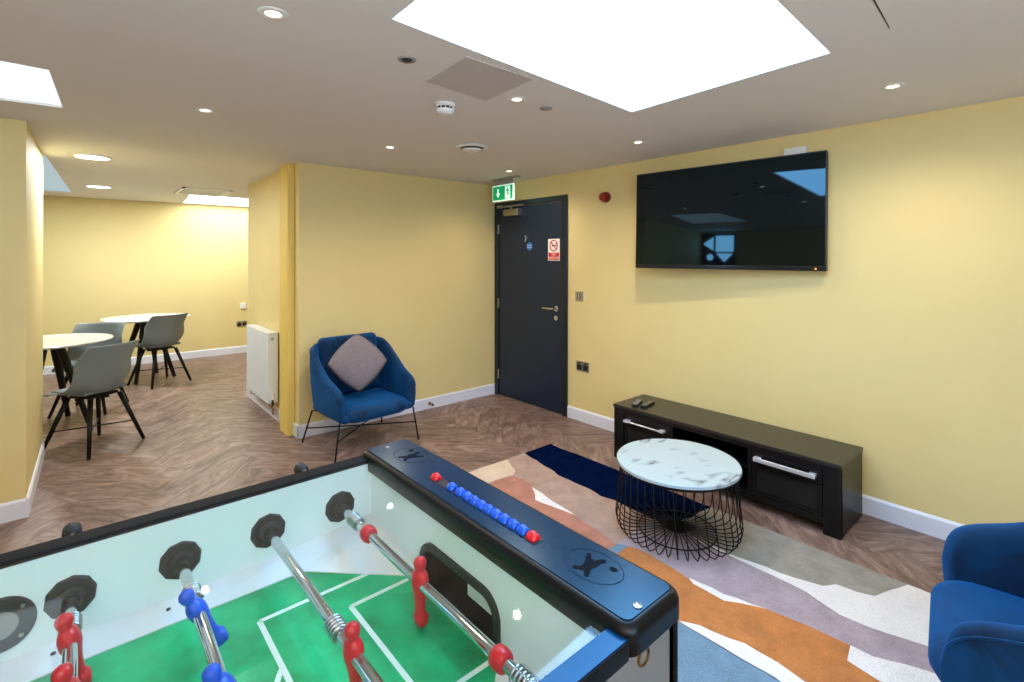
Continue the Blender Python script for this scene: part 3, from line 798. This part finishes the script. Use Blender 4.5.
# ------------------------------------------------------------------ dining end
def make_chair():
    t = thing('dining_chair', '', 'chair', (0, 0, 0), 0, 'grey shell chairs at the dining tables')
    prof = [(-.235, .435, .19, .0), (-.215, .452, .205, .004), (-.12, .447, .222, .02), (0, .438, .23, .055), (.09, .440, .232, .115), (.150, .475, .23, .165), (.185, .555, .225, .14), (.210, .66, .215, .085), (.234, .765, .215, .030), (.252, .830, .205, .0)]
    fwd = [0, 0, 0, 0, .02, .06, .10, .09, .07, .045]
    pr = cr([p+(f,) for p, f in zip(prof, fwd)], 2)
    NU = 14; vs = []; fs = []
    for (y, z, w, rise, fw) in pr:
        for k in range(NU+1):
            u = -1+2*k/NU
            vs.append((u*w, y-fw*abs(u)**2.2, z+rise*abs(u)**2.6))
    n = NU+1
    for i in range(len(pr)-1):
        for k in range(NU): fs.append((i*n+k, i*n+k+1, (i+1)*n+k+1, (i+1)*n+k))
    MB().add(vs, fs).build('seat_shell', chairgrey, t, smooth=True, solid=.012, sub=1)
    MB().box(-.17, .17, -.20, .12, .448, .476).build('seat_pad', padgrey, t, bevel=.013, seg=4)
    MB().box(-.11, .11, -.10, .10, .412, .430).box(-.14, .14, -.012, .012, .404, .418).box(-.012, .012, -.13, .13, .404, .418).build('under_frame', blackm, t)
    for sx in (-1, 1):
        for sy in (-1, 1):
            MB().tube([(sx*.115, sy*.105, .415), (sx*.222, sy*.222, .008)], [.0185, .0125], 10).build('leg', blackm, t, smooth=True)
    def q(sx, sy, z): k = (.415-z)/.407; return (sx*(.115+.107*k), sy*(.105+.117*k), z)
    MB().tube([q(-1, -1, .17), q(1, 1, .17)], .005, 6).tube([q(1, -1, .17), q(-1, 1, .17)], .005, 6).build('stretcher', blackm, t)
    return t
c0 = make_chair()
def face(fx, fy): return math.atan2(fx, -fy)
spots = [((.103, 5.13), (-.617, .787), 'grey shell dining chair nearest the camera, back turned, at the front round table'),
         ((.742, 7.215), (-.43, .90), 'grey shell dining chair with its back turned at the rear round table'),
         ((.10, 6.385), (-.44, -.90), 'grey shell dining chair facing us from behind the front round table')]
for i, ((x, y), f, l) in enumerate(spots):
    o = c0 if i == 0 else copy_tree(c0)
    o.location = (x, y, 0); o.rotation_euler = (0, 0, face(*f)); o['label'] = l
def make_table():
    t = thing('dining_table', '', 'table', (0, 0, 0), 0, 'round pale topped dining tables')
    MB().lathe([(.001, .737), (.425, .737), (.448, .748), (.450, .755), (.446, .760), (.001, .760)], n=64, cap=False).build('tabletop', marble_t, t)
    MB().lathe([(.12, .726), (.12, .737)], n=24).build('mounting_plate', blackm, t)
    for k in range(4):
        a = PI/4+k*PI/2+.35; c, s = math.cos(a), math.sin(a)
        MB().tube([(.075*c, .075*s, .73), (.30*c, .30*s, .006)], [.034, .020], 8).build('leg', blackm, t)
    return t
t0 = make_table()
t0.location = (-.19, 6.03, 0); t0['label'] = 'round white topped dining table nearer us, partly hidden by the yellow pillar'
t1 = copy_tree(t0); t1.location = (.65, 7.62, 0); t1['label'] = 'round white topped dining table farther back near the far yellow wall'

# ------------------------------------------------------------------ foosball table
X0, X1, Y0, Y1 = -.71, .546, .422, 1.152      # inside of the playing box
ZR, ZF, ZB = 1.0, .830, 1.018
CX = -.082; CY = (Y0+Y1)/2
FT = thing('foosball_table', 'coin operated foosball table with navy top, glass cover and green pitch', 'foosball table', (0, 0, 0))
# cabinet
MB().box(X0-.15, X1+.118, Y0-.026, Y0-.002, .50, .985).build('side_panel', tableside, FT, bevel=.002)
MB().box(X0-.15, X1+.118, Y1+.002, Y1+.040, .50, .985).build('side_panel', tableside, FT, bevel=.002)
MB().box(X1+.098, X1+.118, Y0-.026, Y1+.040, .50, .985).build('end_panel', tableside, FT, bevel=.002)
MB().box(X0-.150, X0-.130, Y0-.026, Y1+.040, .50, .985).build('end_panel', tableside, FT, bevel=.002)
MB().box(X0-.13, X1+.098, Y0, Y1, .50, .52).build('base_board', tableside, FT)
MB().cyl((X1+.114, Y0-.0262, .50), (X1+.114, Y0-.0262, .98), .0045, n=8).build('corner_strip', blackm, FT)
for x in (X0-.09, X1+.055):
    for y in (Y0+.04, Y1-.03):
        MB().box(x-.05, x+.05, y-.05, y+.05, .03, .50).build('leg', blackp, FT, bevel=.006)
        MB().lathe([(.028, 0), (.028, .02), (.012, .03), (.012, .04)], c=(x, y, 0), n=16).build('levelling_foot', rubber, FT)
# inner walls
MB().box(X0, X1, Y1, Y1+.012, ZF-.02, ZR-.006).build('inner_wall', tablewhite, FT)
MB().box(X0, X1, Y0-.012, Y0, ZF-.02, ZR-.006).build('inner_wall', tablewhite, FT)
def endwall(x, t):
    # wall with a goal opening
    yg, zg = .118, .905
    n = 8
    outer = [(Y0, ZF-.02), (CY-yg, ZF-.02)]
    arc = [(CY-yg, ZF-.02)]
    r_ = .035
    L = [(CY-yg, ZF-.02)]+[(CY-yg+r_-r_*math.cos(a), zg-r_+r_*math.sin(a)) for a in [k*PI/2/n for k in range(n+1)]]
    Rr = [(2*CY-a, b) for a, b in L][::-1]
    poly = [(Y0, ZF-.02)]+L+Rr+[(Y1, ZF-.02), (Y1, ZR-.006), (Y0, ZR-.006)]
    mb = MB(); tr = tessellate_polygon([[Vector((a, b, 0)) for a, b in poly]])
    m = len(poly)
    mb.add([(x, a, b) for a, b in poly]+[(x+t, a, b) for a, b in poly], [tuple(f) for f in tr]+[tuple(i+m for i in f)[::-1] for f in tr]+[(k, (k+1) % m, m+(k+1) % m, m+k) for k in range(m)])
    mb.build('end_wall', tablewhite, FT)
    path = L+Rr
    s = 1 if t > 0 else -1
    fr = MB(); rings = []
    for i, (a, b) in enumerate(path):
        p = path[max(i-1, 0)]; q = path[min(i+1, len(path)-1)]
        d = Vector((q[0]-p[0], q[1]-p[1])).normalized(); nn = Vector((-d.y, d.x))
        w = .012
        rings.append([Vector((x-s*.006, a+nn.x*w, b+nn.y*w)), Vector((x-s*.006, a-nn.x*.003, b-nn.y*.003)), Vector((x+s*.03, a-nn.x*.003, b-nn.y*.003)), Vector((x+s*.03, a+nn.x*.002, b+nn.y*.002)), Vector((x+s*.001, a+nn.x*w, b+nn.y*w))])
    fr.ring_loft(rings)
    g = fr.build('goal_frame', blackp, FT, smooth=False)
    MB().box(min(x+s*.086, x+s*.09), max(x+s*.086, x+s*.09), CY-.125, CY+.125, ZF-.02, .93).box(min(x+s*.02, x+s*.09), max(x+s*.02, x+s*.09), CY-.125, CY-.121, ZF-.02, .93).box(min(x+s*.02, x+s*.09), max(x+s*.02, x+s*.09), CY+.121, CY+.125, ZF-.02, .93).box(min(x+s*.02, x+s*.09), max(x+s*.02, x+s*.09), CY-.125, CY+.125, .926, .93).box(min(x+s*.001, x+s*.09), max(x+s*.001, x+s*.09), CY-.125, CY+.125, ZF-.03, ZF-.02).build('goal_pocket', ebony_in, g)
    MB().box(min(x+s*.016, x+s*.020), max(x+s*.016, x+s*.020), CY-.108, CY-.012, .856, .890).build('goal_reflection', whitep, g)  # white plate stands in for the pale reflection inside the goal
endwall(X1, .012); endwall(X0, -.012)
# pitch
pf = MB(); pf.box(X0, X1, Y0, Y1, ZF-.012, ZF)
def line(x0, x1, y0, y1): pf.box(min(x0, x1), max(x0, x1), min(y0, y1), max(y0, y1), ZF, ZF+.0006, 1)
for s in (1, -1):
    f = lambda x: CX+s*(x-CX)
    w = .0045
    pa, ga = .253, .396
    line(f(pa)-w, f(pa)+w, CY-.211, CY+.211); line(f(pa), f(.54), CY+.211-w, CY+.211+w); line(f(pa), f(.54), CY-.211-w, CY-.211+w)
    line(f(ga)-w, f(ga)+w, CY-.139, CY+.139); line(f(ga), f(.54), CY+.139-w, CY+.139+w); line(f(ga), f(.54), CY-.139-w, CY-.139+w)
    # penalty arc
    P = []
    for k in range(17):
        a = -.675+1.35*k/16; P.append((f(.345-.118*math.cos(a)), CY+.118*math.sin(a)))
    for (xa, ya), (xb, yb) in zip(P, P[1:]):
        dd = Vector((xb-xa, yb-ya)).normalized()*w; nx, ny = -dd.y, dd.x
        pf.add([(xa+nx, ya+ny, ZF+.0009), (xa-nx, ya-ny, ZF+.0009), (xb-nx, yb-ny, ZF+.0009), (xb+nx, yb+ny, ZF+.0009)], [(0, 1, 2, 3)], 1)
line(CX-.0045, CX+.0045, Y0+.06, Y1-.06)
for k in range(40):
    a, b = 2*PI*k/40, 2*PI*(k+1)/40
    pf.add([(CX+r*math.cos(t), CY+r*math.sin(t), ZF+.0006) for r, t in ((.105, a), (.114, a), (.114, b), (.105, b))], [(0, 1, 2, 3)], 1)
pf.build('pitch', [pitchm, linem], FT)
# side ramps: rise to the wall, and climb into the corners
def ramp_side(sy):
    Yw = Y1 if sy > 0 else Y0; inn = Yw-sy*.058
    xs = [X0, X0+.18, CX-.25, CX, CX+.25, X1-.18, X1]
    zs = [.873, .855, .845, .845, .845, .855, .873]
    rings = []
    mb = MB()
    for i, (x, z) in enumerate(zip(xs, zs)):
        rings.append([Vector((x, inn, ZF)), Vector((x, inn, ZF+.002)), Vector((x, Yw, z)), Vector((x, Yw, ZF))])
    mb.ring_loft(rings)
    for s in (1, -1):      # corner wedges
        xe = X1 if s > 0 else X0
        a = (xe-s*.182, inn, ZF+.002); b = (xe-s*.004, Yw-sy*.235, ZF+.002); c = (xe, Yw, .873); d_ = (xe-s*.182, Yw, .855)
        mb.add([a, b, c, d_, (xe, Yw-sy*.20, ZF+.008)], [(0, 1, 4), (0, 4, 2), (0, 2, 3)])
        mb.add([(a[0], a[1], ZF), (b[0], b[1], ZF), b, a], [(0, 1, 2, 3)])
    mb.build('ball_ramp', rampwhite, FT, recalc=False)
ramp_side(1); ramp_side(-1)
for x in (-.19, -.03, .129, .276, .434):
    MB().lathe([(.0035, 0), (.0035, .002)], c=(x, Y1-.024, ZF+.0100), n=10).build('ramp_screw', rubber, FT)
# rails
railb = plain('navy_rail_gloss', srgb(0, 50, 96), rough=.22, vary=.03)
railb.node_tree.nodes['Principled BSDF'].inputs['Specular Tint'].default_value = (.05, .5, .9, 1)  # blue of the skylight's reflection on the near rail, put into the tint
railk = plain('matt_black_rail', srgb(20, 20, 22), rough=.7, spec=.15)
mould = plain('black_moulding', srgb(13, 13, 15), rough=.35, spec=.25)
MB().box(X0, X1+.012, Y1+.003, Y1+.045, ZR-.022, ZR+.003).build('top_rail', railk, FT, bevel=.004)
nr = MB().box(X0, X1-.006, Y0-.034, Y0-.002, ZR-.024, ZR+.002).build('top_rail', [mould], FT, bevel=.003)
MB().box(X0, X1-.008, Y0-.031, Y0-.001, ZR+.002, ZR+.0035).build('rail_cap', railb, nr)
MB().box(X0, X1, Y0-.001, Y1+.004, ZR-.004, ZR).build('glass_cover', glassm, FT)
# end boxes
def capsule(hx, hy, r, n=6):
    P = []
    for sx, sy, a0 in ((1, 1, 0), (-1, 1, PI/2), (-1, -1, PI), (1, -1, 3*PI/2)):
        for k in range(n+1):
            a = a0+k*PI/2/n; P.append((sx*(hx-r)+r*math.cos(a), sy*(hy-r)+r*math.sin(a)))
    return P
def endbox(s):
    xi = X1-.010 if s > 0 else X0+.010; xo = X1+.124 if s > 0 else X0-.156
    cx, hx = (xi+xo)/2, abs(xo-xi)/2; cy = (Y0-.037+Y1+.048)/2; hy = (Y1+.048-Y0+.037)/2
    mb = MB(); rings = []
    for e, z in ((0, .978), (-.0, 1.004), (.002, 1.011), (.006, 1.0155), (.012, 1.017)):
        rings.append([Vector((cx+x, cy+y, z)) for x, y in capsule(hx-e, hy-e, .022)])
    mb.ring_loft(rings)
    eb = mb.build('end_box', mould, FT)
    shade_auto(eb)
    cap = MB(); cap.prism([(cx+x, cy+y) for x, y in capsule(hx-.0125, hy-.0125, .012)], 1.0165, 1.0182); cap.build('box_top', bluetop, eb)
    return eb, cx, cy
EB, ecx, ecy = endbox(1); endbox(-1)
zt = 1.0182
MB().box(.5775, .6005, .606, .946, zt-.0002, zt+.0008).build('scorer_slot', ebony_in, EB)
def bead(y, m):
    MB().lathe([(.0040, -.0105), (.0088, -.0098), (.0102, -.006), (.0106, 0), (.0102, .006), (.0088, .0098), (.0040, .0105)], c=(.589, y, zt+.0005), axis='y', n=18).lathe([(.0055, .0), (.0050, .0035), (.0030, .0040)], c=(.589, y, zt+.008), n=14).build('score_bead', m, EB, smooth=True)
bead(.928, redp); bead(.622, redp)
for y in (.866, .836, .812, .789, .766, .743, .720, .697, .672, .648): bead(y, bluep)
emb = plain('emblem_print', srgb(8, 16, 26), rough=.8, spec=.1)
embl = plain('emblem_ring', srgb(8, 26, 48), rough=.7, spec=.1)
def emblem(cx, cy, fl, ring=True):
    z = zt+.0004; mb = MB()
    N = 36
    for k in range(N):
        a, b = 2*PI*k/N, 2*PI*(k+1)/N
        mb.add([(cx+rx*math.cos(t), cy+ry*math.sin(t), z) for rx, ry, t in ((.036, .050, a), (.0368, .0512, a), (.0368, .0512, b), (.036, .050, b))], [(0, 1, 2, 3)], 0)
    fig = [(-.030, .018), (-.022, .022), (-.016, .012), (-.006, .014), (.004, .020), (.018, .028), (.022, .024), (.012, .014), (.010, .006), (.020, .004), (.026, -.002), (.022, -.008), (.010, -.004), (.0, -.006), (-.010, -.002), (-.018, -.008), (-.028, -.012), (-.030, -.006), (-.020, .002), (-.024, .010)]
    mb.flat([(cx+a, cy+fl*b, z+.0001) for a, b in fig], 1)
    mb.flat([(cx+.016+.005*math.cos(2*PI*k/12), cy-fl*.026+.007*math.sin(2*PI*k/12), z+.0001) for k in range(12)], 1)
    mb.build('figure_emblem', [embl, emb], EB, recalc=False)
emblem(.608, .505, 1)
emblem(.612, 1.078, -1)
for x, y in ((.584, .407), (.592, 1.160)):
    MB().lathe([(.0062, 0), (.0062, .0015), (.004, .002), (.0035, .0008)], c=(x, y, zt), n=16).build('screw', satin if y < 1 else satin, EB)
MB().lathe([(.0130, 0), (.0130, -.003), (.0105, -.0035), (.0100, -.001)], c=(.580, Y0-.026, .958), axis='y', n=24, cap=False).build('lock_ring', brass, FT)

# serve hole plate
sp = MB(); sp.lathe([(.044, 0), (.044, -.003), (.041, -.0045), (.022, -.0045)], c=(CX-.012, Y1, .905), axis='y', n=32, cap=False); pl = sp.build('serve_plate', rubber, FT)
MB().lathe([(.001, -.0035), (.022, -.0045)], c=(CX-.012, Y1, .905), axis='y', n=24, cap=False).build('serve_cup', greyp, pl)
for a in (.7, 2.4, 3.9, 5.5): MB().lathe([(.0032, -.0045), (.0030, -.0060)], c=(CX-.012+.035*math.cos(a), Y1, .905+.035*math.sin(a)), axis='y', n=10).build('screw', satin, pl)

# rods
def man_mb():
    S = [(-.0765, .002, .0090, .0115), (-.0755, .002, .0112, .0130), (-.060, .002, .0118, .0132), (-.057, .001, .0100, .0118), (-.045, 0, .0088, .0116), (-.028, 0, .0100, .0138), (-.014, 0, .0122, .0158), (-.004, 0, .0146, .0170),
         (.006, 0, .0150, .0180), (.016, 0, .0130, .0184), (.0225, 0, .0100, .0150), (.0255, 0, .0080, .0100), (.0275, 0, .0080, .0090), (.033, 0, .0108, .0106), (.041, 0, .0120, .0114), (.048, 0, .0096, .0092), (.0525, 0, .0035, .0035)]
    mb = MB(); rings = []
    for z, cx, rx, ry in S:
        z = z*.88 if z > 0 else z*.96
        n = 16; e = .6 if z < -.056 else 1.0
        ring = []
        for k in range(n):
            a = 2*PI*k/n; c, s = math.cos(a), math.sin(a)
            ring.append(Vector((cx+rx*math.copysign(abs(c)**e, c), ry*math.copysign(abs(s)**e, s), z)))
        rings.append(ring)
    return mb.ring_loft(rings)
ZROD = .914
def rod(x, men, mat, tilt, springs, stops, ya, yb, handle, cap):
    r = MB().cyl((0, ya, 0), (0, yb, 0), .0092, n=20).build('rod', chrome, FT, smooth=False)
    shade_auto(r)
    r.location = (x, 0, ZROD)
    r.rotation_euler = (0, 0, 0)
    for y in men:
        m = man_mb().build('player_figure', mat, r, smooth=True); m.location = (0, y, 0); m.rotation_euler = (0, math.radians(tilt), 0)
    for y in springs:
        pts = []
        for k in range(0, 5*12+1):
            a = 2*PI*k/12; pts.append((.0132*math.cos(a), y-.019+.038*k/60, .0132*math.sin(a)))
        MB().tube(pts, .0021, 6).build('spring', chrome, r, smooth=True)
    for y in stops:
        MB().lathe([(.0120, -.014), (.0155, -.010), (.0168, -.003), (.0168, .004), (.0155, .011), (.0115, .014)], c=(0, y, 0), axis='y', n=20).build('stopper', mat, r, smooth=True)
    if handle:
        y0, y1 = handle
        MB().lathe([(.014, y0), (.017, y0+(y1-y0)*.1), (.0165, y0+(y1-y0)*.5), (.018, y0+(y1-y0)*.9), (.014, y1)], axis='y', n=18).build('handle', blackp, r, smooth=True)
    if cap:
        MB().lathe([(.014, cap-.018), (.0165, cap-.012), (.0165, cap+.012), (.012, cap+.018)], axis='y', n=20).build('end_cap', rubber, r, smooth=True)
def bearing(x):
    for Yw, s in ((Y1, -1), (Y0, 1)):
        b = MB().lathe([(.0355, 0), (.0355, s*.003), (.033, s*.005), (.018, s*.006)], c=(x, Yw, ZROD), axis='y', n=10, cap=False, rot=.2)
        b.lathe([(.021, s*.005), (.0195, s*.011), (.0135, s*.014), (.0100, s*.014)], c=(x, Yw, ZROD), axis='y', n=24, cap=False)
        b.build('rod_bearing', rubber, FT)
RX = [.466, .309, .151, -.008, -.160, -.320, -.478, -.636]
for x in RX: bearing(x)
rod(RX[0], [.788], redp, 0, [1.064, .510], [.998, .560], 1.42, .22, (.10, .22), 1.42)
rod(RX[1], [.712, .48], redp, -4, [.777, .415], [], 1.25, .28, (.17, .28), 1.25)
rod(RX[2], [.965, .765, .57], bluep, -27, [1.018, .52], [], 1.25, .36, (1.25, 1.37), .36)
rod(RX[3], [1.016, .890, .765, .640, .515], redp, -11, [1.060, .455], [], 1.42, .28, (.16, .28), 1.42)
rod(RX[4], [.99, .88, .77, .66, .55], bluep, 10, [1.04], [], 1.24, .34, (1.24, 1.36), .34)
rod(RX[5], [.95, .79, .63], redp, 5, [1.0], [], 1.25, .30, (.19, .30), 1.245)
rod(RX[6], [.90, .67], bluep, 0, [.95], [], 1.24, .34, (1.24, 1.36), .34)
rod(RX[7], [.787], bluep, 0, [1.05], [1.0], 1.24, .34, (1.24, 1.36), .34)

for nm, lc, en, sz in (('added_fill_light', (-.9, -1.3, 1.2), 140, 1.2), ('added_fill_light', (2.6, 3.4, .9), 0, .5)):  # unseen fill light added behind the camera, aimed up at the ceiling
    if not en: continue
    ld = bpy.data.lights.new(nm, 'AREA'); ld.size = sz; ld.energy = en; ld.color = (1, .97, .96)
    lo = bpy.data.objects.new(nm, ld); col.objects.link(lo); lo.location = lc; lo.rotation_euler = (PI, 0, 0)
# ------------------------------------------------------------------ camera, world, colour
cd = bpy.data.cameras.new('camera'); cam = bpy.data.objects.new('camera', cd); col.objects.link(cam)
cam.location = (0, 0, 1.5); cam.rotation_euler = (PI/2, 0, -math.atan2(435, 500))
cd.sensor_width = 36; cd.lens = 500/1024*36; cd.shift_y = -84/1024; cd.clip_start = .02
SC.camera = cam
w = bpy.data.worlds.new('world'); SC.world = w; w.use_nodes = True
w.node_tree.nodes['Background'].inputs[0].default_value = (.6, .75, 1, 1); w.node_tree.nodes['Background'].inputs[1].default_value = .3
SC.view_settings.view_transform = 'Standard'
SC.view_settings.look = 'None'
SC.view_settings.exposure = .0
SC.view_settings.gamma = 1.0
